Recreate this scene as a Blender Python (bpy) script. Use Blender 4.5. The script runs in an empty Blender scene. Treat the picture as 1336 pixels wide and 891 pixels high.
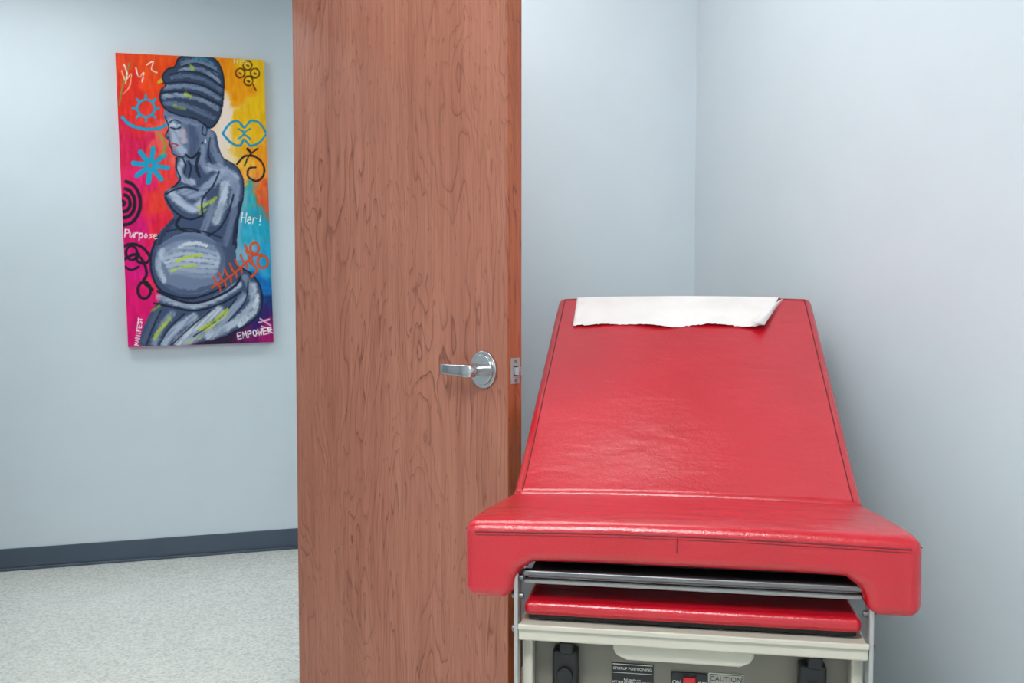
import bpy, bmesh, math, random
import numpy as np
from mathutils import Vector, Matrix
random.seed(3); np.random.seed(3)
scene = bpy.context.scene
try:
    scene.view_settings.view_transform = 'Standard'
    scene.view_settings.look = 'None'
except Exception: pass
ROT = math.atan2(.3, .954)

def s2l(c):
    return tuple(((x/255.)/12.92 if x/255. <= .04045 else ((x/255.+.055)/1.055)**2.4) for x in c)

# ---------------- materials ----------------
def new_mat(name):
    m = bpy.data.materials.new(name); m.use_nodes = True
    nt = m.node_tree; b = nt.nodes['Principled BSDF']
    return m, nt, b
def ramp(nt, fac, stops, interp='LINEAR'):
    r = nt.nodes.new('ShaderNodeValToRGB'); r.color_ramp.interpolation = interp
    e = r.color_ramp.elements
    while len(e) < len(stops): e.new(.5)
    for i, (p, c) in enumerate(stops):
        e[i].position = p; e[i].color = (*c[:3], 1)
    nt.links.new(fac, r.inputs[0]); return r.outputs[0]
def coords(nt, scale, kind='Object'):
    tc = nt.nodes.new('ShaderNodeTexCoord'); mp = nt.nodes.new('ShaderNodeMapping')
    mp.inputs['Scale'].default_value = scale
    nt.links.new(tc.outputs[kind], mp.inputs[0]); return mp.outputs[0]
def noise(nt, vec, scale, detail=2, rough=.5, dist=0):
    n = nt.nodes.new('ShaderNodeTexNoise')
    n.inputs['Scale'].default_value = scale; n.inputs['Detail'].default_value = detail
    n.inputs['Roughness'].default_value = rough; n.inputs['Distortion'].default_value = dist
    nt.links.new(vec, n.inputs['Vector']); return n.outputs['Fac']
def math_n(nt, op, a, b=None):
    n = nt.nodes.new('ShaderNodeMath'); n.operation = op
    if hasattr(a, 'links'): nt.links.new(a, n.inputs[0])
    else: n.inputs[0].default_value = a
    if b is not None:
        if hasattr(b, 'links'): nt.links.new(b, n.inputs[1])
        else: n.inputs[1].default_value = b
    return n.outputs[0]
def mix(nt, fac, a, b, mode='MIX'):
    n = nt.nodes.new('ShaderNodeMixRGB'); n.blend_type = mode
    for i, v in enumerate((fac, a, b)):
        if hasattr(v, 'links'): nt.links.new(v, n.inputs[i])
        elif i == 0: n.inputs[0].default_value = v
        else: n.inputs[i].default_value = (*v[:3], 1)
    return n.outputs[0]
def bump(nt, b, h, strength, dist=.001):
    n = nt.nodes.new('ShaderNodeBump'); n.inputs['Strength'].default_value = strength
    n.inputs['Distance'].default_value = dist
    nt.links.new(h, n.inputs['Height']); nt.links.new(n.outputs[0], b.inputs['Normal'])

def paint(name, rgb, rough=.5, metal=0, var=.04, spec=.5, bscale=0, bstr=0):
    m, nt, b = new_mat(name)
    c = s2l(rgb); v = coords(nt, (1, 1, 1))
    f = noise(nt, v, 6, 3)
    lo = tuple(x*(1-var) for x in c); hi = tuple(min(1, x*(1+var)) for x in c)
    nt.links.new(ramp(nt, f, [(.3, lo), (.7, hi)]), b.inputs['Base Color'])
    b.inputs['Roughness'].default_value = rough; b.inputs['Metallic'].default_value = metal
    b.inputs['Specular IOR Level'].default_value = spec
    if bscale: bump(nt, b, noise(nt, v, bscale, 2), bstr)
    return m

M_wall = paint('wall_paint', (214, 225, 231), .55, var=.012, spec=.35, bscale=350, bstr=.12)
M_ceil = paint('ceiling_tile', (238, 238, 237), .9, var=.02, bscale=200, bstr=.3)
M_base = paint('rubber_base', (74, 87, 102), .4, var=.05)
M_frame = paint('door_frame_paint', (96, 104, 112), .45)
M_cream = paint('cream_enamel', (196, 191, 176), .35, var=.02)
M_taupe = paint('taupe_enamel', (122, 117, 105), .4, var=.03)
M_black = paint('black_plastic', (20, 21, 23), .4)
M_dark = paint('dark_recess', (34, 34, 36), .6)
M_metal = paint('brushed_steel', (196, 197, 198), .25, metal=1)
M_plate = paint('satin_plate', (172, 172, 170), .4, metal=.35)
M_gsteel = paint('grey_steel', (120, 120, 122), .35, metal=.8)
M_redsw = paint('red_switch', (205, 25, 25), .3)
M_white = paint('white_print', (228, 226, 216), .5)
M_field = paint('label_field', (176, 172, 160), .5)
M_labelk = paint('label_black', (30, 30, 32), .4)

def leather():
    m, nt, b = new_mat('red_vinyl')
    v = coords(nt, (1, 1, 1))
    f = noise(nt, v, 5, 3)
    nt.links.new(ramp(nt, f, [(.3, s2l((184, 8, 29))), (.7, s2l((194, 14, 36)))]), b.inputs['Base Color'])
    b.inputs['Roughness'].default_value = .27
    b.inputs['Specular IOR Level'].default_value = .8
    vo = nt.nodes.new('ShaderNodeTexVoronoi'); vo.inputs['Scale'].default_value = 380
    nt.links.new(v, vo.inputs['Vector'])
    h = math_n(nt, 'ADD', math_n(nt, 'MULTIPLY', vo.outputs['Distance'], .4), noise(nt, v, 70, 3))
    h = math_n(nt, 'ADD', h, math_n(nt, 'MULTIPLY', noise(nt, coords(nt, (1, 2.2, 2.2)), 7, 2, .4, .6), 5.5))
    bump(nt, b, h, .35, .0016)
    return m
M_red = leather()
M_seam = paint('seam_thread', (118, 6, 20), .55)

def wood(name, base, dark, light, line):
    m, nt, b = new_mat(name)
    v = coords(nt, (3.0, 3.0, .62))
    n1 = noise(nt, v, 1.25, 4, .5, .4)
    k = math_n(nt, 'FRACT', math_n(nt, 'MULTIPLY', n1, 32))
    lines = ramp(nt, k, [(0, (1, 1, 1)), (.07, (.35, .35, .35)), (.3, (0, 0, 0)), (.93, (0, 0, 0)), (1, (1, 1, 1))])
    big = noise(nt, coords(nt, (6, 6, .5)), 1.3, 3)
    mid = noise(nt, coords(nt, (28, 28, 1.2)), 1.2, 4, .6)
    fib = noise(nt, coords(nt, (160, 160, 5)), 1.2, 3, .6)
    c = ramp(nt, big, [(.3, s2l(dark)), (.55, s2l(base)), (.75, s2l(light))])
    c = mix(nt, .5, c, ramp(nt, mid, [(.35, s2l(dark)), (.65, s2l(light))]))
    c = mix(nt, .4, c, ramp(nt, fib, [(.3, s2l(dark)), (.7, s2l(light))]))
    mask = noise(nt, coords(nt, (5, 5, 1.6)), 1.5, 2)
    mk = ramp(nt, mask, [(.36, (0.15, .15, .15)), (.6, (.75, .75, .75))])
    lf = math_n(nt, 'MULTIPLY', lines, mk)
    c = mix(nt, lf, c, s2l(line))
    fl = noise(nt, coords(nt, (110, 110, 22)), 1.4, 1)
    flm = ramp(nt, fl, [(.68, (0, 0, 0)), (.74, (.6, .6, .6))])
    c = mix(nt, flm, c, s2l(line))
    nt.links.new(c, b.inputs['Base Color'])
    b.inputs['Roughness'].default_value = .4
    bump(nt, b, fib, .08)
    return m
M_wood = wood('cherry_wood', (178, 113, 90), (150, 86, 65), (194, 132, 108), (108, 52, 37))
M_wood2 = wood('cherry_edge', (176, 92, 56), (146, 72, 42), (196, 112, 72), (112, 52, 32))

def floor_mat():
    m, nt, b = new_mat('speckled_tile')
    v = coords(nt, (1, 1, 1))
    f1 = noise(nt, v, 90, 3, .7)
    c = ramp(nt, f1, [(.36, s2l((192, 195, 188))), (.5, s2l((222, 224, 216))), (.68, s2l((240, 241, 233)))])
    vo = nt.nodes.new('ShaderNodeTexVoronoi'); vo.inputs['Scale'].default_value = 75
    nt.links.new(v, vo.inputs['Vector'])
    sp = ramp(nt, vo.outputs['Distance'], [(.14, (1, 1, 1)), (.22, (0, 0, 0))])
    cc = ramp(nt, vo.outputs['Color'], [(.35, s2l((158, 164, 162))), (.65, s2l((240, 241, 233)))], 'CONSTANT')
    c = mix(nt, math_n(nt, 'MULTIPLY', sp, .5), c, cc)
    c = mix(nt, .1, c, ramp(nt, noise(nt, v, 4, 3), [(.3, s2l((180, 186, 182))), (.7, s2l((242, 242, 238)))]))
    nt.links.new(c, b.inputs['Base Color'])
    b.inputs['Roughness'].default_value = .24
    return m
M_floor = floor_mat()

def paper_mat():
    m, nt, b = new_mat('exam_paper')
    v = coords(nt, (1, 1, 1))
    nt.links.new(ramp(nt, noise(nt, v, 9, 3), [(.3, s2l((228, 222, 218))), (.7, s2l((240, 236, 233)))]), b.inputs['Base Color'])
    b.inputs['Roughness'].default_value = .8
    bump(nt, b, noise(nt, v, 30, 3), .6, .004)
    return m
M_paper = paper_mat()

def emis(name, col, st):
    m, nt, b = new_mat(name)
    b.inputs['Emission Color'].default_value = (*col, 1)
    b.inputs['Emission Strength'].default_value = st
    b.inputs['Base Color'].default_value = (.8, .8, .8, 1)
    return m

# ---------------- helpers ----------------
def link(o, parent=None):
    scene.collection.objects.link(o)
    if parent: o.parent = parent
    return o
def empty(name, loc, rotz):
    e = bpy.data.objects.new(name, None); e.empty_display_size = .1
    e.location = loc; e.rotation_euler = (0, 0, rotz); return link(e)
def finish(name, bm, mat, parent=None, bev=0, seg=4, smooth=True, loc=None, rotz=None, wn=True):
    bmesh.ops.recalc_face_normals(bm, faces=bm.faces)
    me = bpy.data.meshes.new(name); bm.to_mesh(me); bm.free()
    me.materials.append(mat)
    o = bpy.data.objects.new(name, me)
    if loc is not None: o.location = loc
    if rotz is not None: o.rotation_euler = (0, 0, rotz)
    link(o, parent)
    if smooth:
        for p in me.polygons: p.use_smooth = True
    if bev:
        b = o.modifiers.new('bevel', 'BEVEL'); b.width = bev; b.segments = seg
        b.limit_method = 'ANGLE'; b.angle_limit = math.radians(40)
        if wn:
            w = o.modifiers.new('wn', 'WEIGHTED_NORMAL'); w.keep_sharp = False
    return o
def add_box(bm, lo, hi):
    lo = Vector(lo); hi = Vector(hi)
    M = Matrix.Translation((lo+hi)/2) @ Matrix.Diagonal((*(hi-lo), 1))
    bmesh.ops.create_cube(bm, size=1, matrix=M)
def rbox(name, lo, hi, mat, bev=.003, parent=None, seg=3):
    bm = bmesh.new(); add_box(bm, lo, hi)
    return finish(name, bm, mat, parent, bev, seg, smooth=bev > 0)
def boxes(name, lst, mat, parent=None, bev=0):
    los = [min(b[0][i] for b in lst) for i in range(3)]; his = [max(b[1][i] for b in lst) for i in range(3)]
    c = Vector([(a+b)/2 for a, b in zip(los, his)])
    bm = bmesh.new()
    for lo, hi in lst: add_box(bm, Vector(lo)-c, Vector(hi)-c)
    w = Matrix.Rotation(ROT, 4, 'Z') @ c
    return finish(name, bm, mat, parent, bev, 2, smooth=bev > 0, loc=w, rotz=ROT)
def cyl(name, c, axis, r, d, mat, parent=None, bev=.001, r2=None, n=40):
    bm = bmesh.new()
    R = {'x': Matrix.Rotation(math.pi/2, 4, 'Y'), 'y': Matrix.Rotation(-math.pi/2, 4, 'X'), 'z': Matrix()}[axis]
    bmesh.ops.create_cone(bm, cap_ends=True, segments=n, radius1=r, radius2=r if r2 is None else r2, depth=d,
                          matrix=Matrix.Translation(c) @ R)
    return finish(name, bm, mat, parent, bev, 3)
def tube(name, pts, r, mat, parent=None, cyclic=False):
    cu = bpy.data.curves.new(name, 'CURVE'); cu.dimensions = '3D'; cu.bevel_depth = r; cu.bevel_resolution = 3
    sp = cu.splines.new('POLY'); sp.points.add(len(pts)-1)
    for i, p in enumerate(pts): sp.points[i].co = (*p, 1)
    sp.use_cyclic_u = cyclic
    cu.materials.append(mat)
    return link(bpy.data.objects.new(name, cu), parent)
def label(name, txt, size, loc, mat, parent, rot=(math.pi/2, 0, 0), align='CENTER'):
    cu = bpy.data.curves.new(name, 'FONT'); cu.body = txt; cu.size = size; cu.extrude = .0003
    cu.align_x = align; cu.align_y = 'CENTER'; cu.materials.append(mat)
    o = bpy.data.objects.new(name, cu); o.location = loc; o.rotation_euler = rot
    return link(o, parent)

# ---------------- room shell ----------------
UR, VB, VH = 1.608, 2.996, 4.755
CZ = 2.75
boxes('floor', [((-4.1, -1.62, -.1), (4.1, VH+.12, 0))], M_floor)
boxes('ceiling', [((-4.1, -1.62, CZ), (4.1, VH+.12, CZ+.1))], M_ceil)
OL, OR, OH = -.70, .33, 2.25
boxes('wall_back', [((-1.62, VB, 0), (OL, VB+.12, CZ)), ((OR, VB, 0), (UR+.12, VB+.12, CZ)), ((OL, VB, OH), (OR, VB+.12, CZ))], M_wall)
boxes('wall_right', [((UR, -1.5, 0), (UR+.12, VB, CZ))], M_wall)
boxes('wall_left', [((-1.62, -1.5, 0), (-1.5, VB, CZ))], M_wall)
boxes('wall_front', [((-1.62, -1.62, 0), (UR+.12, -1.5, CZ))], M_wall)
boxes('wall_hallway', [((-4.0, VH, 0), (4.0, VH+.12, CZ))], M_wall)
boxes('wall_hallway_end', [((-4.1, VB+.12, 0), (-4.0, VH+.12, CZ))], M_wall)
boxes('wall_hallway_far_end', [((4.0, VB+.12, 0), (4.1, VH+.12, CZ))], M_wall)
boxes('wall_hallway_near', [((-4.0, VB, 0), (-1.62, VB+.12, CZ)), ((UR+.12, VB, 0), (4.0, VB+.12, CZ))], M_wall)
def baseb(name, lst): return boxes(name, lst, M_base, bev=.003)
baseb('baseboard_hallway', [((-4, VH-.006, 0), (4, VH, .1)), ((-4, VH-.016, 0), (4, VH-.006, .012))])
baseb('baseboard_right', [((UR-.006, -1.5, 0), (UR, VB, .1))])
baseb('baseboard_back', [((OR+.06, VB-.006, 0), (UR-.006, VB, .1)), ((-1.5, VB-.006, 0), (OL-.06, VB, .1))])
baseb('baseboard_left', [((-1.5, -1.5, 0), (-1.494, VB-.006, .1))])
fr = [((OR-.05, VB-.02, 0), (OR, VB+.14, OH)), ((OL, VB-.02, 0), (OL+.05, VB+.14, OH)), ((OL, VB-.02, OH-.05), (OR, VB+.14, OH))]
boxes('trim_1', fr, M_frame, bev=.002)

def troffer(name, u0, u1, v0, v1, st):
    c = Matrix.Rotation(ROT, 4, 'Z') @ Vector(((u0+u1)/2, (v0+v1)/2, CZ))
    e = empty(name, c, ROT)
    hu, hv = (u1-u0)/2, (v1-v0)/2
    rbox('lens', (-hu+.02, -hv+.02, -.012), (hu-.02, hv-.02, -.004), emis(name+'_lens', (.985, .995, 1), st), 0, e)
    bm = bmesh.new()
    for lo, hi in [((-hu, -hv, -.02), (hu, -hv+.02, 0)), ((-hu, hv-.02, -.02), (hu, hv, 0)), ((-hu, -hv+.02, -.02), (-hu+.02, hv-.02, 0)), ((hu-.02, -hv+.02, -.02), (hu, hv-.02, 0))]:
        add_box(bm, lo, hi)
    finish('rim', bm, M_white, e, 0, smooth=False)
troffer('added_fill_light', -.95, .25, -.2, .4, 30)
troffer('added_fill_light', -.05, 1.15, 1.85, 2.45, 8.5)  # added, unseen panel: lifts the room walls and lays a sheen on the backrest
troffer('added_fill_light', -1.6, -.4, 3.55, 4.15, 9.6)
troffer('added_fill_light', 1.4, 2.6, 3.55, 4.15, 9.6)

# ---------------- door ----------------
door = empty('door_1', (-.010, 2.22, 0), math.radians(135))
DH, DW = 2.19, .899
rbox('slab', (0.0005, -.045, .008), (DW, 0, DH), M_wood, .0015, door, 2)
rbox('edge_band', (-.001, -.0445, .008), (.0006, -.0005, DH), M_wood2, 0, door)
LZ = 1.064
rbox('latch_plate', (-.003, -.0375, LZ-.03), (-.001, -.0085, LZ+.03), M_plate, .0005, door)
rbox('latch_face', (-.0036, -.030, LZ-.011), (-.003, -.016, LZ+.011), M_dark, 0, door)
bm = bmesh.new()
vs = [bm.verts.new(p) for p in [(-.003, -.030, LZ-.009), (-.003, -.016, LZ-.009), (-.016, -.019, LZ-.009), (-.016, -.030, LZ-.009)]]
f = bm.faces.new(vs); r = bmesh.ops.extrude_face_region(bm, geom=[f])
bmesh.ops.translate(bm, verts=[g for g in r['geom'] if isinstance(g, bmesh.types.BMVert)], vec=(0, 0, .018))
finish('latch_bolt', bm, M_metal, door, .0008, 2)
for i, z in enumerate((LZ-.023, LZ+.023)):
    cyl('latch_screw_%d' % (i+1), (-.0035, -.023, z), 'x', .0038, .001, M_gsteel, door, .0002, n=20)
for side, sg, y0 in (('', 1, 0), ('_inner', -1, -.045)):
    cyl('rosette'+side, (.0776, y0+sg*.004, LZ), 'y', .0445, .008, M_metal, door, .002, n=64)
    cyl('rosette_dome'+side, (.0776, y0+sg*.0105, LZ), 'y', .036, .006, M_metal, door, .002, n=64)
    cyl('lever_neck'+side, (.0776, y0+sg*.033, LZ), 'y', .0135, .044, M_metal, door, .002)
    bm = bmesh.new(); rings = []
    prof = [(.060, .050, .008, .009), (.064, .051, .014, .012), (.078, .052, .0165, .013), (.092, .053, .0155, .010), (.11, .054, .014, .007), (.14, .053, .013, .006), (.165, .050, .013, .006), (.178, .047, .013, .006), (.183, .045, .011, .005)]
    for x, y, hz, hy in prof:
        ring = []
        for k in range(16):
            a = 2*math.pi*k/16; ca, sa = math.cos(a), math.sin(a)
            ring.append(bm.verts.new((x, y0+sg*(y+hy*math.copysign(abs(ca)**.5, ca)), LZ-.001+hz*math.copysign(abs(sa)**.5, sa))))
        rings.append(ring)
    for a, b in zip(rings, rings[1:]):
        for k in range(16): bm.faces.new((a[k], a[(k+1) % 16], b[(k+1) % 16], b[k]))
    bm.faces.new(rings[0]); bm.faces.new(rings[-1])
    finish('lever'+side, bm, M_metal, door, 0)
for i, z in enumerate((.25, 1.1, 1.95)):
    cyl('hinge_knuckle_%d' % (i+1), (DW-.004, -.053, z), 'z', .008, .11, M_gsteel, door, .001, n=24)
    rbox('hinge_leaf_%d' % (i+1), (DW, -.050, z-.055), (DW+.0015, -.012, z+.055), M_gsteel, 0, door)

# ---------------- exam table ----------------
T = empty('exam_table', (.267, 1.46, 0), math.radians(-9.7))
HS = .349     # seat half width
HW = .342     # backrest half width
def seat_top(a, t):
    h = .883 - .042*max(0, (t-.05)/.38)**1.1
    h += .006*math.cos(a/HS*math.pi/2) - .004
    return h
As = np.linspace(-HS, HS, 17)
Ts = [0, .05, .1, .15, .2, .26, .32, .375, .43]
bm = bmesh.new(); rings = []
for t in Ts:
    ring = [(a, seat_top(a, t)) for a in As]
    ring += [(HS, .812), (HS, .758), (.272, .758), (.266, .797), (.238, .815)]
    ring += [(a, .817) for a in (.16, .08, 0, -.08, -.16)]
    ring += [(-.238, .815), (-.266, .797), (-.272, .755), (-HS, .755), (-HS, .812)]
    rings.append([bm.verts.new((a, t, h)) for a, h in ring])
n = len(rings[0])
for A, B in zip(rings, rings[1:]):
    for k in range(n): bm.faces.new((A[k], A[(k+1) % n], B[(k+1) % n], B[k]))
bm.faces.new(rings[0]); bm.faces.new(list(reversed(rings[-1])))
finish('seat_cushion', bm, M_red, T, .022, 8)
tube('seat_seam_front', [(a, .0004, seat_top(a, 0)-.0165) for a in np.linspace(-HS+.018, HS-.018, 30)], .0014, M_seam, T)
tube('seat_seam_front_low', [(a, -.0002, seat_top(a, 0)-.0215) for a in np.linspace(-HS+.02, HS-.02, 30)], .0006, M_seam, T)
tube('seat_seam_mid', [(-.012, .0003, .867), (-.0118, -.0008, .855), (-.012, -.0004, .842)], .0010, M_seam, T)
for sg in (-1, 1):
    tube('seat_seam_side_%d' % (1 if sg < 0 else 2), [(sg*(HS-.0004), t, seat_top(HS, t)-.0165) for t in np.linspace(.018, .405, 12)], .0013, M_seam, T)

path = [(1.205, 1.236), (1.13, 1.199), (1.04, 1.153), (.94, 1.101), (.84, 1.050), (.74, .999), (.65, .951), (.575, .912), (.51, .879), (.46, .855), (.42, .839)]
path = [Vector((0, p[0], p[1])) for p in path]
def tangent(i):
    a = path[max(0, i-1)]; b = path[min(len(path)-1, i+1)]; return (b-a).normalized()
BT = .058
bm = bmesh.new(); rings = []
Ab = np.linspace(-HW, HW, 15)
norms = []
for i, p in enumerate(path):
    tg = tangent(i); nn = Vector((0, -tg.z, tg.y)); nn = nn if nn.z > 0 else -nn
    norms.append(nn)
    ring = []
    for a in Ab:
        cr = .007*(math.cos(a/HW*math.pi/2)**.8 if abs(a) < HW-1e-5 else 0)
        ring.append(p+nn*cr+Vector((a, 0, 0)))
    for a in Ab[::-1]: ring.append(p-nn*BT+Vector((a, 0, 0)))
    rings.append([bm.verts.new(q) for q in ring])
n = len(rings[0])
for A, B in zip(rings, rings[1:]):
    for k in range(n): bm.faces.new((A[k], A[(k+1) % n], B[(k+1) % n], B[k]))
bm.faces.new(rings[0]); bm.faces.new(list(reversed(rings[-1])))
finish('backrest_cushion', bm, M_red, T, .019, 6)
def bpt(s, a, off=0):
    f = s*(len(path)-1); i = min(len(path)-2, int(f)); k = f-i
    p = path[i].lerp(path[i+1], k); nn = norms[i].lerp(norms[i+1], k).normalized()
    cr = .007*(max(0, math.cos(a/HW*math.pi/2))**.8)
    return p+nn*(cr+off)+Vector((a, 0, 0))
for sg in (-1, 1):
    tube('backrest_seam_%d' % (1 if sg < 0 else 2), [bpt(s, sg*(HW-.019), .0002) for s in np.linspace(.03, .97, 40)], .0014, M_seam, T)
tube('backrest_seam_top', [bpt(.026, a, .0002) for a in np.linspace(-HW+.019, HW-.019, 30)], .0014, M_seam, T)
bm = bmesh.new()
pr = []
for i, p in enumerate(path[1:-2]):
    q = p-norms[i+1]*(BT+.001); q2 = p-norms[i+1]*(BT+.013)
    pr.append([bm.verts.new((sx*.29, r.y, r.z)) for r in (q, q2) for sx in (-1, 1)])
for A, B in zip(pr, pr[1:]):
    for i0, i1 in ((0, 1), (1, 3), (3, 2), (2, 0)): bm.faces.new((A[i0], A[i1], B[i1], B[i0]))
for E in (pr[0], pr[-1]): bm.faces.new((E[0], E[1], E[3], E[2]))
finish('backrest_pan', bm, M_gsteel, T, 0, smooth=False)
for sg in (-1, 1):
    tube('backrest_strut_%d' % (1 if sg < 0 else 2), [(sg*.2, 1.0, 1.06), (sg*.2, .95, .85), (sg*.2, .93, .69)], .011, M_gsteel, T)

# lower assembly (slightly off-centre)
C = .006
def cb(name, x0, x1, y0, y1, z0, z1, mat, bev=.003, seg=3):
    return rbox(name, (x0+C, y0, z0), (x1+C, y1, z1), mat, bev, T, seg)
cb('seat_deck', -.262, .262, .06, .50, .802, .816, M_dark, .002)
cb('steel_rail_upper', -.262, .262, .018, .034, .790, .799, M_gsteel, .003)
cb('steel_rail_lower', -.264, .264, .036, .056, .772, .780, M_plate, .003)
cb('steel_shelf', -.256, .256, .03, .30, .784, .788, M_gsteel, .002)
cb('footrest_pad', -.262, .262, .026, .36, .722, .746, M_red, .010, 5)
cb('footrest_board', -.255, .255, .035, .36, .716, .722, M_black, .001)
cb('cabinet_body', -.262, .262, .075, 1.12, .10, .712, M_taupe, .006)
cb('plinth', -.24, .24, .12, 1.08, 0, .10, M_black, .004)
cb('front_rail', -.269, .269, .012, .074, .686, .711, M_cream, .004)
cb('front_rail_lip', -.269, .269, .007, .015, .705, .714, M_cream, .002)
cb('rail_side_1', -.2695, -.2625, .074, 1.1, .68, .711, M_cream, .002)
cb('rail_side_2', .2625, .2695, .074, 1.1, .68, .711, M_cream, .002)
for i, sg in enumerate((-1, 1)):
    x0, x1 = sorted((sg*.2695, sg*.2765))
    bm = bmesh.new()
    pr = [(.014, .30), (.040, .30), (.040, .725), (.050, .76), (.075, .80), (.075, .812), (.014, .812)]
    f = bm.faces.new([bm.verts.new((x0+C, y, z)) for y, z in pr])
    r = bmesh.ops.extrude_face_region(bm, geom=[f])
    bmesh.ops.translate(bm, verts=[g for g in r['geom'] if isinstance(g, bmesh.types.BMVert)], vec=(x1-x0, 0, 0))
    finish('side_strap_%d' % (i+1), bm, M_plate, T, .0015, 2)
    x0, x1 = sorted((sg*.256, sg*.2765))
    cb('strap_flange_%d' % (i+1), x0, x1, .016, .055, .802, .812, M_gsteel, .002)
    for j, z in enumerate((.785, .755, .70)):
        cyl('strap_bolt_%d_%d' % (i+1, j+1), (C+sg*.279, .030, z), 'x', .006, .005, M_gsteel, T, .001, n=20)
        cyl('bracket_rivet_%d_%d' % (i+1, j+1), (C+sg*.266, .026, z), 'x', .005, .008, M_gsteel, T, .001, n=20)
    x0, x1 = sorted((sg*.250, sg*.2675))
    cb('corner_post_%d' % (i+1), x0, x1, .045, .075, .10, .686, M_cream, .004)
    c = sg*.195-.002
    cb('stirrup_handle_%d' % (i+1), c-.021, c+.021, .045, .075, .585, .662, M_black, .006)
    cb('stirrup_knob_%d' % (i+1), c-.009, c+.014, .040, .072, .656, .677, M_black, .004)
    cyl('stirrup_boss_%d' % (i+1), (C+c, .042, .622), 'y', .013, .012, M_black, T, .002)
bm = bmesh.new()
pts = [(-.11, .690), (.11, .690), (.11, .674), (.104, .664), (.088, .657), (-.088, .657), (-.104, .664), (-.11, .674)]
f = bm.faces.new([bm.verts.new((x-.002, .030, z)) for x, z in pts])
r = bmesh.ops.extrude_face_region(bm, geom=[f])
bmesh.ops.translate(bm, verts=[g for g in r['geom'] if isinstance(g, bmesh.types.BMVert)], vec=(0, .045, 0))
finish('pan_handle', bm, M_cream, T, .004, 3)
FT = .0745
D = .018
def lb(name, x0, x1, y0, y1, z0, z1, mat, bev=0): return rbox(name, (x0+D, y0, z0), (x1+D, y1, z1), mat, bev, T)
lb('instruction_plate', -.135, -.066, FT-.001, FT, .580, .636, M_labelk)
bm = bmesh.new()
for z0, z1 in [(.6335, .6345), (.6195, .6202), (.582, .583)]: add_box(bm, (-.133+D, FT-.0014, z0), (-.068+D, FT-.001, z1))
finish('plate_rules', bm, M_white, T, 0, smooth=False)
label('plate_title', 'STIRRUP POSITIONING', .0062, (-.1005+D, FT-.0015, .627), M_white, T)
label('plate_text', 'Pull handle out.\nLIFT FOR LATERAL ADJUSTMENT\nDO NOT USE TO STEP UP\nOR TO PULL TABLE', .0045, (-.1005+D, FT-.0015, .602), M_white, T)
lb('switch_bezel', -.038, .020, FT-.004, FT, .592, .628, M_labelk, .002)
lb('switch_frame', -.020, .003, FT-.006, FT-.004, .597, .625, M_black, .001)
lb('power_switch', -.0185, .0015, FT-.010, FT-.005, .600, .622, M_redsw, .002)
label('switch_on', 'ON', .009, (-.029+D, FT-.0045, .611), M_white, T)
label('switch_off', 'OFF', .008, (.0118+D, FT-.0045, .611), M_white, T)
lb('caution_plate', .022, .077, FT-.001, FT, .592, .629, M_white)
lb('caution_field', .0232, .0758, FT-.0014, FT-.001, .5932, .6278, M_labelk)
lb('caution_panel', .0242, .0748, FT-.0018, FT-.0014, .5942, .6268, M_field)
label('caution_text', 'CAUTION', .0112, (.0495+D, FT-.0021, .620), M_labelk, T)
label('caution_small', 'Keep hands and feet\nclear when moving\nthe table sections', .0055, (.0495+D, FT-.0021, .604), M_labelk, T)
for i, (z0, z1) in enumerate(((.37, .565), (.13, .355))):
    cb('drawer_front_%d' % (i+1), -.245, .245, .058, .0755, z0, z1, M_cream, .005)
    tube('drawer_pull_%d' % (i+1), [(-.07, .058, z1-.05), (-.07, .035, z1-.05), (.07, .035, z1-.05), (.07, .058, z1-.05)], .005, M_metal, T)
rbox('step_board', (-.18, .02, 0), (.18, .125, .045), M_black, .006, T)

# ---------------- paper sheet over the headrest ----------------
bm = bmesh.new()
NU, NV = 80, 28
SB = .198
grid = []
gs = np.linspace(0, 1, NU+1)
tn = np.interp(gs, [0, .1, .2, .35, .46, .52, .6, .75, .86, .94, 1], [.0, -.004, -.008, -.004, .008, .010, .002, -.004, 0, .008, .014])
tn = tn+.0015*np.random.RandomState(8).randn(NU+1)
for j in range(NV+1):
    row = []
    f = j/NV
    for i in range(NU+1):
        g = i/NU
        a = (-.290*(1-f)-.285*f)*(1-g) + (.266*(1-f)+.206*f)*g
        if f < .18:
            k = f/.18
            ang = math.pi*.5*(1-k)
            nn = norms[0]; up = -(path[1]-path[0]).normalized()
            rad = .0215
            c = bpt(.022, a)-nn*.0195
            q = c + nn*rad*math.cos(ang)+up*rad*math.sin(ang)
        else:
            k = (f-.18)/.82
            s = .022+(SB+tn[i]-.022)*k
            edge = max(0, (g-.86)/.14)*k
            off = .0024+.0016*math.sin(g*23+k*4)*k+.004*k**5*(.5+.5*math.sin(g*17+1))+.014*edge**2
            q = bpt(s, a, off)
        row.append(bm.verts.new(q))
    grid.append(row)
for j in range(NV):
    for i in range(NU): bm.faces.new((grid[j][i], grid[j][i+1], grid[j+1][i+1], grid[j+1][i]))
fl = [[], []]
for k in np.linspace(0, 1, 12):
    s = .04+(SB-.025)*k
    aR = .266*(1-k)+.206*k
    fl[0].append(bm.verts.new(bpt(s, aR-.001, .004+.013*k)))
    fl[1].append(bm.verts.new(bpt(s+.004, aR-.034*k-.002, .010+.018*k)))
for i in range(11): bm.faces.new((fl[0][i], fl[0][i+1], fl[1][i+1], fl[1][i]))
pp = finish('paper_sheet', bm, M_paper, None, 0)
pp.location = T.location; pp.rotation_euler = T.rotation_euler
so = pp.modifiers.new('sol', 'SOLIDIFY'); so.thickness = .0004; so.offset = 1

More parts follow.
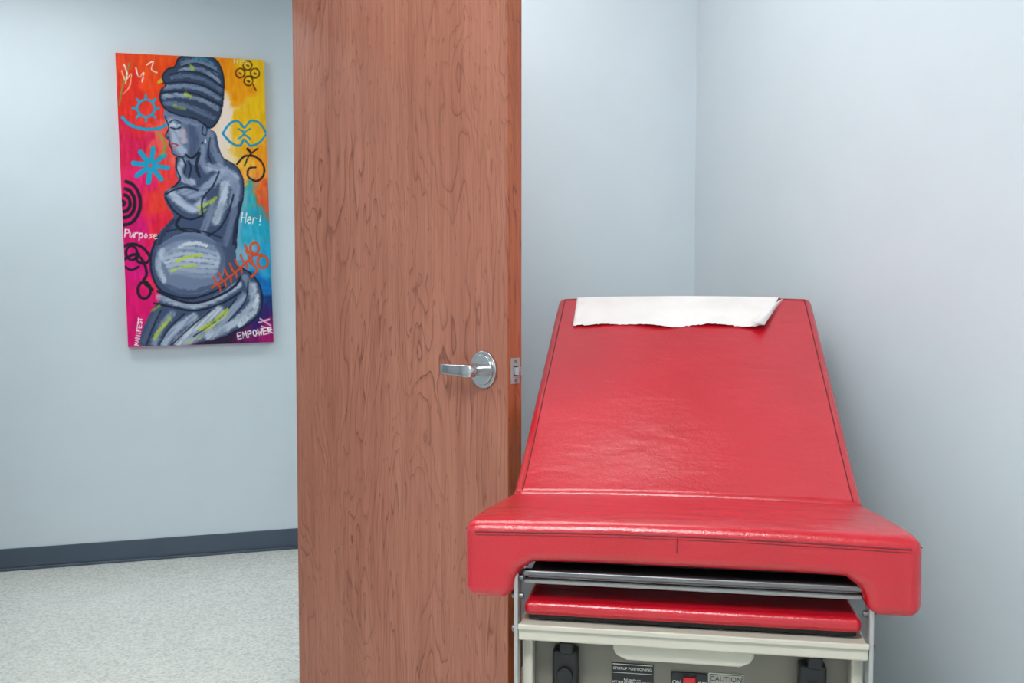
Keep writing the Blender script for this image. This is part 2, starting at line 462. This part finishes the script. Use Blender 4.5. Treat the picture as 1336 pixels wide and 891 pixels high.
# ---------------- painting ----------------
GW, GH = 320, 640
S, TT = np.meshgrid(np.linspace(0, 1, GW), np.linspace(0, 1, GH))
TL, TR, BR, BL = map(np.array, ((150., 69.), (345., 77.), (356., 446.), (167., 452.)))
PX = (1-TT)*((1-S)*TL[0]+S*TR[0])+TT*((1-S)*BL[0]+S*BR[0])
PY = (1-TT)*((1-S)*TL[1]+S*TR[1])+TT*((1-S)*BL[1]+S*BR[1])
def vnoise(cx, cy, seed, rot=0):
    r = np.random.RandomState(seed); g = r.rand(cy*3+4, cx*3+4)
    c, s = math.cos(rot), math.sin(rot)
    A = S-.5; B = (TT-.5)*2
    x = (A*c-B*s+1.2)*cx; y = (A*s+B*c+1.2)*cy*.5; xi = x.astype(int); yi = y.astype(int); fx = x-xi; fy = y-yi
    xi = np.clip(xi, 0, g.shape[1]-2); yi = np.clip(yi, 0, g.shape[0]-2)
    fx = fx*fx*(3-2*fx); fy = fy*fy*(3-2*fy)
    return (g[yi, xi]*(1-fx)*(1-fy)+g[yi, xi+1]*fx*(1-fy)+g[yi+1, xi]*(1-fx)*fy+g[yi+1, xi+1]*fx*fy)
wx = (vnoise(12, 24, 1)-.5)*26+(vnoise(40, 30, 2)-.5)*12
wy = (vnoise(12, 24, 3)-.5)*26+(vnoise(20, 80, 4)-.5)*12
ctrl = [(160,80,232,62,18),(200,85,245,78,8),(235,78,250,105,12),(205,100,243,66,14),(290,85,255,152,5),(335,85,255,200,20),(302,112,255,160,5),(340,140,255,200,15),
(165,130,232,44,30),(200,150,242,54,38),(170,190,222,24,82),(200,210,242,56,55),(180,240,232,22,108),(215,262,240,55,45),(205,180,245,95,88),
(170,290,220,6,112),(205,285,242,32,66),(180,350,232,10,128),(180,400,235,6,114),(185,440,222,10,112),(205,370,240,45,88),
(295,150,252,226,205),(288,180,252,230,198),(298,203,252,198,60),(320,160,255,194,18),(343,205,255,150,12),(315,232,250,170,60),(335,240,245,108,35),
(322,258,50,175,185),(347,262,232,92,45),(338,285,25,168,198),(325,300,50,175,205),(312,325,120,175,200),(347,330,30,162,208),(345,375,10,112,188),(320,345,80,152,195),
(351,400,20,55,110),(333,415,60,28,105),(350,437,165,15,104),(325,436,124,18,98),(300,444,40,18,52)]
X = PX+wx; Y = PY+wy
num = np.zeros(PX.shape+(3,)); den = np.zeros(PX.shape)
for x, y, r, g, b in ctrl:
    w = 1/(((X-x)**2+((Y-y)*.9)**2)+14)**2.2
    den += w; num += w[..., None]*np.array([r, g, b])
img = num/den[..., None]
br = (vnoise(60, 34, 5)-.5)*22+(vnoise(150, 300, 6)-.5)*8
img = np.clip(img+br[..., None], 0, 255)
jit = (vnoise(150, 300, 7)-.5)*1.0+(vnoise(60, 120, 17)-.5)*1.2
def dist(pts, cyc=False):
    D = np.full(PX.shape, 1e9); pts = list(pts)
    if cyc: pts = pts+[pts[0]]
    if len(pts) == 1: return np.hypot(PX-pts[0][0], PY-pts[0][1])
    for (x0, y0), (x1, y1) in zip(pts, pts[1:]):
        dx, dy = x1-x0, y1-y0; L = dx*dx+dy*dy+1e-9
        k = np.clip(((PX-x0)*dx+(PY-y0)*dy)/L, 0, 1)
        D = np.minimum(D, np.hypot(PX-x0-k*dx, PY-y0-k*dy))
    return D
def smooth(pts, cyc=False, n=6):
    P = [np.array(p, float) for p in pts]; m = len(P)
    if m < 3: return pts
    out = []
    rng = range(m) if cyc else range(m-1)
    for i in rng:
        g = (lambda j: P[j % m]) if cyc else (lambda j: P[min(max(j, 0), m-1)])
        p0, p1, p2, p3 = g(i-1), g(i), g(i+1), g(i+2)
        for k in range(n):
            t = k/n
            out.append(tuple(.5*((2*p1)+(-p0+p2)*t+(2*p0-5*p1+4*p2-p3)*t*t+(-p0+3*p1-3*p2+p3)*t**3)))
    if not cyc: out.append(tuple(P[-1]))
    return out
def stroke(pts, w, col, a=1., soft=1.2, sm=True, cyc=False):
    global img
    if sm and len(pts) > 2: pts = smooth(pts, cyc)
    D = dist(pts, cyc)+jit*.5
    m = np.clip((w/2-D)/soft+.5, 0, 1)*a
    img = img*(1-m[..., None])+np.array(col, float)*m[..., None]
STK = {}
def brush(pts, w, col, a=.8, seed=0):
    # dry brush: broad stroke whose bristle streaks run along its own direction
    global img
    dx, dy = pts[-1][0]-pts[0][0], pts[-1][1]-pts[0][1]
    ang = math.atan2(dy, dx)
    if len(pts) > 2: pts = smooth(pts)
    D = dist(pts)+jit*1.6
    q = round(ang/(math.pi/8))
    key = (q % 8, seed % 3)
    if key not in STK: STK[key] = vnoise(12, 150, 100+key[0]*3+key[1], rot=-(q % 8)*math.pi/8)
    st = np.clip(.55+.75*STK[key], 0, 1)
    m = np.clip((w/2-D)/(w*.34)+.35, 0, 1)*a*st
    img = img*(1-m[..., None])+np.array(col, float)*m[..., None]
def poly(pts, col, a=1., sm=True):
    global img
    if sm: pts = smooth(pts, True, 5)
    x = PX+jit*.6; y = PY+jit*.6; ins = np.zeros(PX.shape, bool); m = len(pts)
    for i in range(m):
        x0, y0 = pts[i]; x1, y1 = pts[(i+1) % m]
        if y0 == y1: continue
        c = ((y0 > y) != (y1 > y)) & (x < (x1-x0)*(y-y0)/(y1-y0)+x0)
        ins ^= c
    k = ins.astype(float)*a
    img = img*(1-k[..., None])+np.array(col, float)*k[..., None]
def arc(cx, cy, r, a0, a1, n=14, ry=None):
    ry = ry or r
    return [(cx+r*math.cos(math.radians(a0+(a1-a0)*i/n)), cy+ry*math.sin(math.radians(a0+(a1-a0)*i/n))) for i in range(n+1)]
CY = (22, 158, 196); BK = (28, 22, 38); DK = (26, 35, 58); GR = (200, 222, 50); WH = (248, 244, 240); HI = (215, 224, 236); RO = (226, 80, 30)
brush([(290, 125), (291, 160), (286, 190), (296, 205)], 18, (253, 232, 215), .95, 1)
brush([(300, 205), (308, 208)], 10, (253, 225, 180), .7, 1)
brush([(318, 250), (309, 290), (306, 330)], 12, (140, 175, 200), .7, 2)
stroke(arc(189, 140, 11, 0, 360), 3, CY)
for a in range(0, 360, 45):
    c, s = math.cos(math.radians(a)), math.sin(math.radians(a)); stroke([(189+12*c, 140+12*s), (189+17*c, 140+17*s)], 3, CY)
stroke([(159, 152), (170, 162), (188, 167), (205, 166), (217, 160)], 4, CY)
for a in range(0, 360, 45):
    c, s = math.cos(math.radians(a+8)), math.sin(math.radians(a+8))
    stroke([(195+5*c, 214+5*s), (195+22*c, 214+22*s)], 6.5, CY)
for i, r in enumerate((21, 14, 8)):
    stroke(arc(161, 263, r, -82, 88, ry=r*1.35), 4.4, BK)
stroke(arc(159, 263, 3, 0, 360), 4, BK)
stroke([(160, 320), (172, 316), (186, 322), (194, 334), (188, 342), (178, 338), (180, 330)], 3.6, BK)
stroke([(162, 336), (176, 330), (186, 340), (190, 356), (186, 366), (197, 376)], 3.6, BK)
stroke(arc(187, 377, 8, 0, 360, ry=11), 3.6, BK)
stroke([(160, 344), (170, 350), (180, 346)], 3, BK)
stroke(arc(171, 328, 7, 0, 360, ry=9), 3, BK)
stroke([(168, 82), (163, 100), (158, 118), (155, 136)], 1.8, (120, 150, 60)); stroke([(161, 84), (165, 96), (163, 108)], 1.5, WH)
stroke([(158, 92), (163, 104), (170, 96), (168, 112), (160, 122)], 1.3, (250, 190, 150)); stroke([(176, 88), (180, 100), (186, 94), (184, 106)], 1.3, WH)
stroke([(190, 84), (198, 80), (196, 90), (203, 94)], 1.3, WH)
brush([(205, 172), (214, 186), (210, 200)], 5, (120, 190, 60), .6, 3)
brush([(206, 106), (214, 100)], 5, GR, .7, 4)
for cx, cy in ((323, 84), (313, 94), (333, 94), (324, 104)):
    stroke(arc(cx, cy, 6, 0, 360, 12), 1.8, (90, 50, 20)); stroke([(cx-1, cy), (cx+1, cy+1)], 2, (90, 50, 20))
stroke([(330, 108), (334, 116)], 1.8, (90, 50, 20))
stroke([(289, 172), (298, 160), (309, 156), (318, 164), (327, 156), (338, 158), (347, 170)], 2.8, (20, 150, 200))
stroke([(289, 172), (300, 184), (312, 188), (318, 180), (326, 188), (338, 184), (347, 174)], 2.8, (20, 150, 200))
stroke([(310, 166), (318, 172), (310, 179)], 2, (20, 150, 200)); stroke([(326, 166), (318, 172), (326, 179)], 2, (20, 150, 200))
stroke([(308, 212), (318, 202), (332, 202), (343, 212), (344, 226), (334, 234), (323, 228), (324, 218), (333, 216)], 2.6, (36, 26, 30))
stroke([(318, 214), (325, 200), (336, 192)], 2, (36, 26, 30)); stroke([(326, 196), (322, 192)], 3, (36, 26, 30))
brush([(336, 248), (348, 262), (346, 272)], 7, (226, 96, 50), .9, 5)
# ---- figure ----
turban = [(232,75),(246,72),(264,72),(280,77),(288,90),(291,106),(290,124),(287,144),(281,158),(271,165),(254,154),(232,149),(214,141),(207,127),(209,116),(214,110),(210,100),(216,90),(226,86)]
face = [(214,140),(232,148),(256,156),(272,164),(270,184),(265,204),(254,214),(242,207),(234,201),(226,201),(222,197),(223,192),(219,188),(221,184),(216,180),(214,176),(219,168),(217,160),(212,152)]
body = [(243,200),(262,192),(271,170),(280,172),(284,190),(292,206),(308,216),(317,232),(316,252),(311,276),(308,300),(306,320),(308,344),(322,352),(334,364),(341,384),(339,404),(324,420),(300,434),(268,444),(226,450),(184,450),(183,436),(190,416),(200,398),(208,386),(203,372),(196,352),(196,328),(203,306),(216,290),(224,280),(214,262),(212,250),(222,242),(230,236),(226,216),(230,202),(238,202)]
poly(body, (68, 84, 114)); poly(face, (108, 124, 154)); poly(turban, (54, 68, 94))
for k, (p, w, c) in enumerate([
 ([(236, 82), (252, 79), (272, 84), (282, 94)], 7, (120, 138, 164)), ([(232, 92), (250, 88), (270, 94), (285, 106)], 5, (150, 168, 192)),
 ([(222, 100), (242, 98), (266, 104), (286, 116)], 6, (98, 116, 144)), ([(214, 114), (236, 111), (262, 115), (284, 127)], 7, (132, 150, 176)),
 ([(212, 125), (232, 123), (258, 128), (282, 140)], 6, (158, 174, 196)), ([(214, 133), (234, 135), (256, 142), (277, 152)], 7, (104, 120, 148)),
 ([(250, 76), (264, 76), (276, 82)], 4, (70, 150, 180))]): brush(p, w, c, .9, 10+k)
for p in ([(220, 97), (240, 92), (266, 97), (289, 112)], [(211, 108), (236, 106), (262, 110), (289, 124)], [(208, 120), (230, 118), (256, 122), (287, 136)], [(236, 86), (256, 82), (284, 94)]): stroke(p, 1.9, DK, .85)
stroke(turban, 1.8, DK, 1, cyc=True)
brush([(240, 121), (247, 125)], 5, GR, .7, 20); brush([(246, 84), (250, 90)], 4, GR, .6, 21); brush([(226, 137), (238, 141)], 4, GR, .4, 22)
brush([(221, 158), (227, 172), (228, 186), (236, 195)], 13, (182, 194, 214), .9, 23)
brush([(247, 164), (252, 182), (250, 198)], 14, (74, 88, 118), .9, 24)
brush([(236, 170), (238, 182)], 9, (214, 188, 202), .8, 25)
brush([(222, 151), (240, 157), (256, 162)], 5, (132, 148, 174), .8, 26)
# soft profile: brow, lowered eye, nose, lips
stroke([(219, 158), (226, 155), (235, 159)], 1.5, DK); stroke([(221, 165), (227, 166.5), (233, 165)], 1.7, DK); brush([(221, 162), (232, 161)], 2.6, (206, 214, 228), .8, 2)
stroke([(217, 168), (215, 175), (219, 178)], 1.0, DK, .8); stroke([(220, 187), (225, 185.5), (230, 188)], 2.2, (160, 76, 96)); stroke([(221, 190.5), (228, 190)], 1.8, (196, 120, 132))
stroke([(213, 150), (217, 160), (218, 167), (214, 176), (219, 181), (219, 187), (222, 192), (223, 198), (230, 202), (238, 203)], 1.3, DK)
stroke([(264, 160), (268, 164), (267, 174), (262, 172), (263, 163)], 1.6, DK); stroke([(266, 180), (266, 184)], 2, HI)
stroke([(240, 200), (248, 204), (257, 196), (262, 184)], 3, DK)
brush([(272, 172), (276, 192), (286, 208)], 10, (128, 144, 170), .9, 27); brush([(262, 190), (262, 206), (268, 220)], 9, (140, 154, 180), .9, 28)
stroke([(258, 198), (254, 214), (258, 228)], 4, DK, .9); stroke([(272, 178), (270, 200), (276, 214)], 2.2, DK, .7)
brush([(236, 208), (232, 222), (238, 232), (250, 236)], 9, (178, 190, 212), .95, 29)
stroke([(228, 204), (228, 218), (233, 231), (226, 240), (214, 250)], 2, DK); stroke([(236, 204), (240, 214), (238, 224)], 2, DK); stroke([(244, 208), (247, 218), (244, 230)], 2, DK)
brush([(222, 250), (234, 262), (250, 270), (262, 262)], 13, (190, 202, 222), .95, 30)
brush([(236, 246), (252, 252), (270, 240), (288, 224)], 13, (156, 170, 196), .95, 31)
stroke([(214, 252), (224, 246), (240, 242), (256, 246)], 2.2, DK); stroke([(214, 256), (226, 274), (244, 284), (260, 280)], 2.6, DK)
brush([(272, 216), (290, 219), (306, 230)], 11, (176, 190, 212), .95, 32); brush([(296, 228), (306, 242), (302, 264)], 14, (144, 158, 186), .95, 33)
brush([(292, 238), (288, 262), (280, 286)], 13, (202, 213, 228), .95, 34); brush([(276, 262), (270, 282), (262, 300)], 10, (128, 142, 168), .9, 35)
brush([(258, 268), (268, 264), (280, 256)], 5, GR, .7, 36); brush([(258, 276), (266, 271)], 4, GR, .6, 37)
stroke([(284, 222), (276, 240), (262, 258), (262, 280)], 2.4, DK, .9); stroke([(303, 252), (296, 276), (284, 296), (268, 306)], 2.4, DK, .9); stroke([(312, 262), (306, 290), (303, 316)], 4, DK, .8)
brush([(304, 272), (298, 294), (292, 316)], 9, (108, 122, 150), .9, 38)
stroke([(232, 282), (228, 292), (240, 300), (258, 302)], 4, DK)
brush([(224, 286), (212, 302), (204, 320)], 6, (46, 56, 84), .9, 39)
poly(arc(246, 342, 46, 0, 350, 20, ry=41), (122, 138, 168), .9)
for k in range(9):
    o = k*5.2
    c = [(100,116,146),(140,156,184),(170,184,206),(192,203,220),(206,215,228),(190,201,218),(168,182,204),(146,160,188),(116,132,160)][k]
    brush([(204+o*.5, 322+o*.9), (226+o*.3, 310+o*1.25), (252, 308+o*1.4), (284-o*.1, 318+o*1.1)], 6.5, c, .85, 40+k)
brush([(210, 324), (205, 344), (212, 364)], 7, (196, 207, 224), .85, 51)
brush([(228, 339), (244, 333), (260, 331)], 4, GR, .75, 52); brush([(222, 351), (238, 346), (252, 345)], 4, GR, .65, 53); brush([(232, 320), (250, 315), (266, 318)], 5, (230, 235, 241), .8, 54)
brush([(282, 318), (290, 336), (282, 358)], 8, (84, 98, 128), .8, 55)
brush([(216, 372), (244, 380), (274, 372)], 7, (74, 88, 118), .85, 56)
stroke([(204, 306), (196, 328), (196, 352), (205, 374), (222, 384), (246, 388), (270, 382), (292, 372)], 2.8, DK)
stroke([(216, 300), (236, 296), (262, 300), (286, 308)], 2.2, DK, .8)
brush([(206, 386), (224, 392), (250, 398), (282, 388), (310, 370)], 9, (178, 190, 210), .95, 60)
stroke([(204, 378), (224, 388), (250, 394), (280, 386), (304, 372), (312, 360)], 3.2, DK); stroke([(200, 394), (226, 400), (252, 404), (284, 396), (312, 380)], 2.6, DK)
for k, (p, w, c) in enumerate([
 ([(204, 404), (196, 424), (188, 444)], 9, (84, 98, 126)), ([(222, 408), (208, 426), (200, 446)], 10, (140, 154, 178)), ([(250, 412), (228, 428), (212, 447)], 12, (182, 194, 212)),
 ([(284, 404), (256, 424), (230, 446)], 13, (210, 219, 231)), ([(316, 386), (294, 412), (262, 434), (240, 446)], 12, (166, 180, 202)), ([(328, 372), (328, 396), (304, 420), (270, 438)], 12, (194, 205, 221)),
 ([(334, 386), (330, 406), (310, 424)], 6, (218, 226, 235)), ([(318, 360), (326, 376)], 9, (140, 154, 178))]): brush(p, w, c, .95, 61+k)
for p in ([(208, 404), (198, 426), (190, 449)], [(238, 408), (218, 428), (206, 449)], [(272, 404), (246, 426), (222, 449)], [(306, 388), (284, 414), (250, 438)], [(322, 366), (318, 392), (296, 418)]): stroke(p, 2.1, DK, .8)
brush([(220, 414), (206, 430), (200, 440)], 5, GR, .7, 80); brush([(294, 404), (274, 420), (258, 430)], 5, GR, .8, 81); brush([(292, 412), (266, 430)], 3.5, (220, 226, 80), .6, 82); brush([(196, 404), (206, 398)], 4, GR, .5, 83); brush([(240, 446), (262, 438)], 3, GR, .5, 84)
brush([(300, 440), (268, 448)], 5, (40, 30, 50), .9, 85)
stroke([(316, 232), (316, 254), (310, 280), (307, 305), (306, 322)], 2, DK); stroke([(308, 346), (324, 354), (336, 368), (341, 386), (338, 406), (322, 422), (296, 436)], 2.4, DK)
stroke([(292, 206), (308, 216), (316, 232)], 1.6, DK)
# fern-like orange marks
stroke([(274, 374), (294, 362), (314, 346), (330, 330)], 2.4, RO)
for i in range(7):
    x = 280+i*7.2; y = 369-i*5.9
    stroke([(x-4, y-9), (x-1, y-2), (x, y)], 2.4, RO); stroke([(x, y), (x+4, y+3), (x+5, y+9)], 2.4, RO)
stroke(arc(331, 322, 6, 0, 360, ry=7), 3, RO); stroke(arc(342, 340, 7, 0, 360, ry=8), 3, RO); stroke([(322, 338), (334, 350), (326, 360)], 3, RO); stroke([(318, 318), (326, 330), (340, 330)], 3, RO)
F = {'E':[[(1,0),(0,0),(0,1),(1,1)],[(0,.5),(.8,.5)]],'M':[[(0,1),(.1,0),(.5,.6),(.9,0),(1,1)]],'P':[[(0,1),(0,0),(.9,.05),(.9,.45),(0,.55)]],
'O':[[(.5,0),(.05,.3),(.1,.85),(.6,1),(1,.6),(.9,.15),(.5,0)]],'W':[[(0,0),(.2,1),(.5,.4),(.8,1),(1,0)]],'R':[[(0,1),(0,0),(.9,.1),(.8,.45),(0,.55),(1,1)]],
'H':[[(0,0),(0,1)],[(1,0),(1,1)],[(0,.5),(1,.5)]],'A':[[(0,1),(.5,0),(1,1)],[(.2,.6),(.8,.6)]],'N':[[(0,1),(0,0),(1,1),(1,0)]],'I':[[(.5,0),(.5,1)]],'F':[[(1,0),(0,0),(0,1)],[(0,.5),(.8,.5)]],
'S':[[(1,.1),(.3,0),(0,.3),(1,.65),(.7,1),(0,.9)]],'T':[[(0,0),(1,0)],[(.5,0),(.5,1)]],'!':[[(.5,0),(.5,.65)],[(.5,.95),(.5,1)]],'e':[[(.1,.65),(.9,.6),(.7,.35),(.2,.4),(.1,.8),(.5,1),(1,.9)]],
'r':[[(.1,.4),(.1,1)],[(.1,.55),(.5,.35),(.9,.4)]],'u':[[(.05,.4),(.1,.9),(.5,1),(.9,.4),(1,1)]],'p':[[(.1,.4),(.05,1.4)],[(.1,.5),(.6,.35),(.9,.7),(.5,1),(.1,.9)]],'o':[[(.5,.4),(.1,.7),(.5,1),(.9,.7),(.5,.4)]],'s':[[(.9,.45),(.2,.5),(.8,.75),(.1,1)]]}
def write(txt, x, y, w, h, ang, col, sw=1.5, gap=1.35):
    c, s = math.cos(math.radians(ang)), math.sin(math.radians(ang))
    for i, ch in enumerate(txt):
        for st in F.get(ch, []):
            stroke([(x+c*((i*gap+px)*w)-s*(py*h), y+s*((i*gap+px)*w)+c*(py*h)) for px, py in st], sw, col, 1, .9, sm=False)
write('EMPOWER', 307, 434, 4.9, 8, -10, WH, 1.5, 1.42)
write('Purpose', 163, 297, 5, 10, 4, WH, 1.2, 1.2)
write('Her!', 315, 275, 5.5, 13, 8, WH, 1.3, 1.35)
write('MANIFEST', 175, 449, 3.6, 5, -82, WH, 1.2, 1.3)
stroke([(336, 420), (350, 416)], 2.2, (240, 190, 210)); stroke([(338, 415), (352, 424)], 2, (240, 190, 210)); stroke([(340, 425), (354, 430)], 1.5, WH)
write('NIE', 305, 76, 4.5, 5, 2, (250, 225, 150), 1.2, 1.4)
img = np.clip(img, 0, 255)/255.
lin = np.where(img <= .04045, img/12.92, ((img+.055)/1.055)**2.4)
CW, CH, CT = .650, 1.333, .034
wp = Matrix.Rotation(ROT, 4, 'Z') @ Vector((-.054, 4.72, 1.676))
art = bpy.data.objects.new('canvas_painting', None); art.empty_display_size = .1
art.location = wp; art.rotation_euler = (0, math.radians(-1.3), ROT); link(art)
verts = np.stack([(S-.5)*CW, np.zeros_like(S)-.0004, (.5-TT)*CH], -1).reshape(-1, 3)
idx = np.arange(GW*GH).reshape(GH, GW)
faces = np.stack([idx[1:, :-1], idx[1:, 1:], idx[:-1, 1:], idx[:-1, :-1]], -1).reshape(-1, 4)
me = bpy.data.meshes.new('painted_face'); me.from_pydata(verts.tolist(), [], faces.tolist()); me.update()
ca = me.color_attributes.new('paint', 'FLOAT_COLOR', 'POINT')
ca.data.foreach_set('color', np.concatenate([lin, np.ones(lin.shape[:2]+(1,))], -1).astype(np.float32).ravel())
m, nt, b = new_mat('acrylic_paint')
at = nt.nodes.new('ShaderNodeAttribute'); at.attribute_name = 'paint'
nt.links.new(at.outputs['Color'], b.inputs['Base Color']); b.inputs['Roughness'].default_value = .5
b.inputs['Specular IOR Level'].default_value = .2
v = coords(nt, (1, 1, 1)); bump(nt, b, noise(nt, v, 260, 3), .2, .001)
me.materials.append(m)
link(bpy.data.objects.new('painted_face', me), art)
def wrap_mat():
    m, nt, b = new_mat('canvas_wrap')
    sx = nt.nodes.new('ShaderNodeSeparateXYZ'); tc = nt.nodes.new('ShaderNodeTexCoord'); nt.links.new(tc.outputs['Generated'], sx.inputs[0])
    l = ramp(nt, sx.outputs['Z'], [(0, s2l((205, 15, 100))), (.45, s2l((220, 30, 90))), (1, s2l((228, 80, 25)))])
    r = ramp(nt, sx.outputs['Z'], [(0, s2l((120, 20, 90))), (.12, s2l((20, 70, 130))), (.5, s2l((50, 160, 190))), (.62, s2l((240, 140, 30))), (1, s2l((245, 185, 30)))])
    nt.links.new(mix(nt, sx.outputs['X'], l, r), b.inputs['Base Color']); b.inputs['Roughness'].default_value = .6
    return m
rbox('stretched_canvas', (-CW/2, 0, -CH/2), (CW/2, CT, CH/2), wrap_mat(), 0, art)

# ---------------- world and camera ----------------
w = bpy.data.worlds.new('world'); scene.world = w; w.use_nodes = True
w.node_tree.nodes['Background'].inputs[0].default_value = (.75, .85, 1, 1)
w.node_tree.nodes['Background'].inputs[1].default_value = .3
cam = bpy.data.cameras.new('camera'); cam.lens = 33.68; cam.sensor_width = 36
co = bpy.data.objects.new('camera', cam); link(co)
co.location = (0, 0, 1.24); co.rotation_euler = (math.radians(90-2.75), 0, 0)
cam.clip_start = .02
scene.camera = co
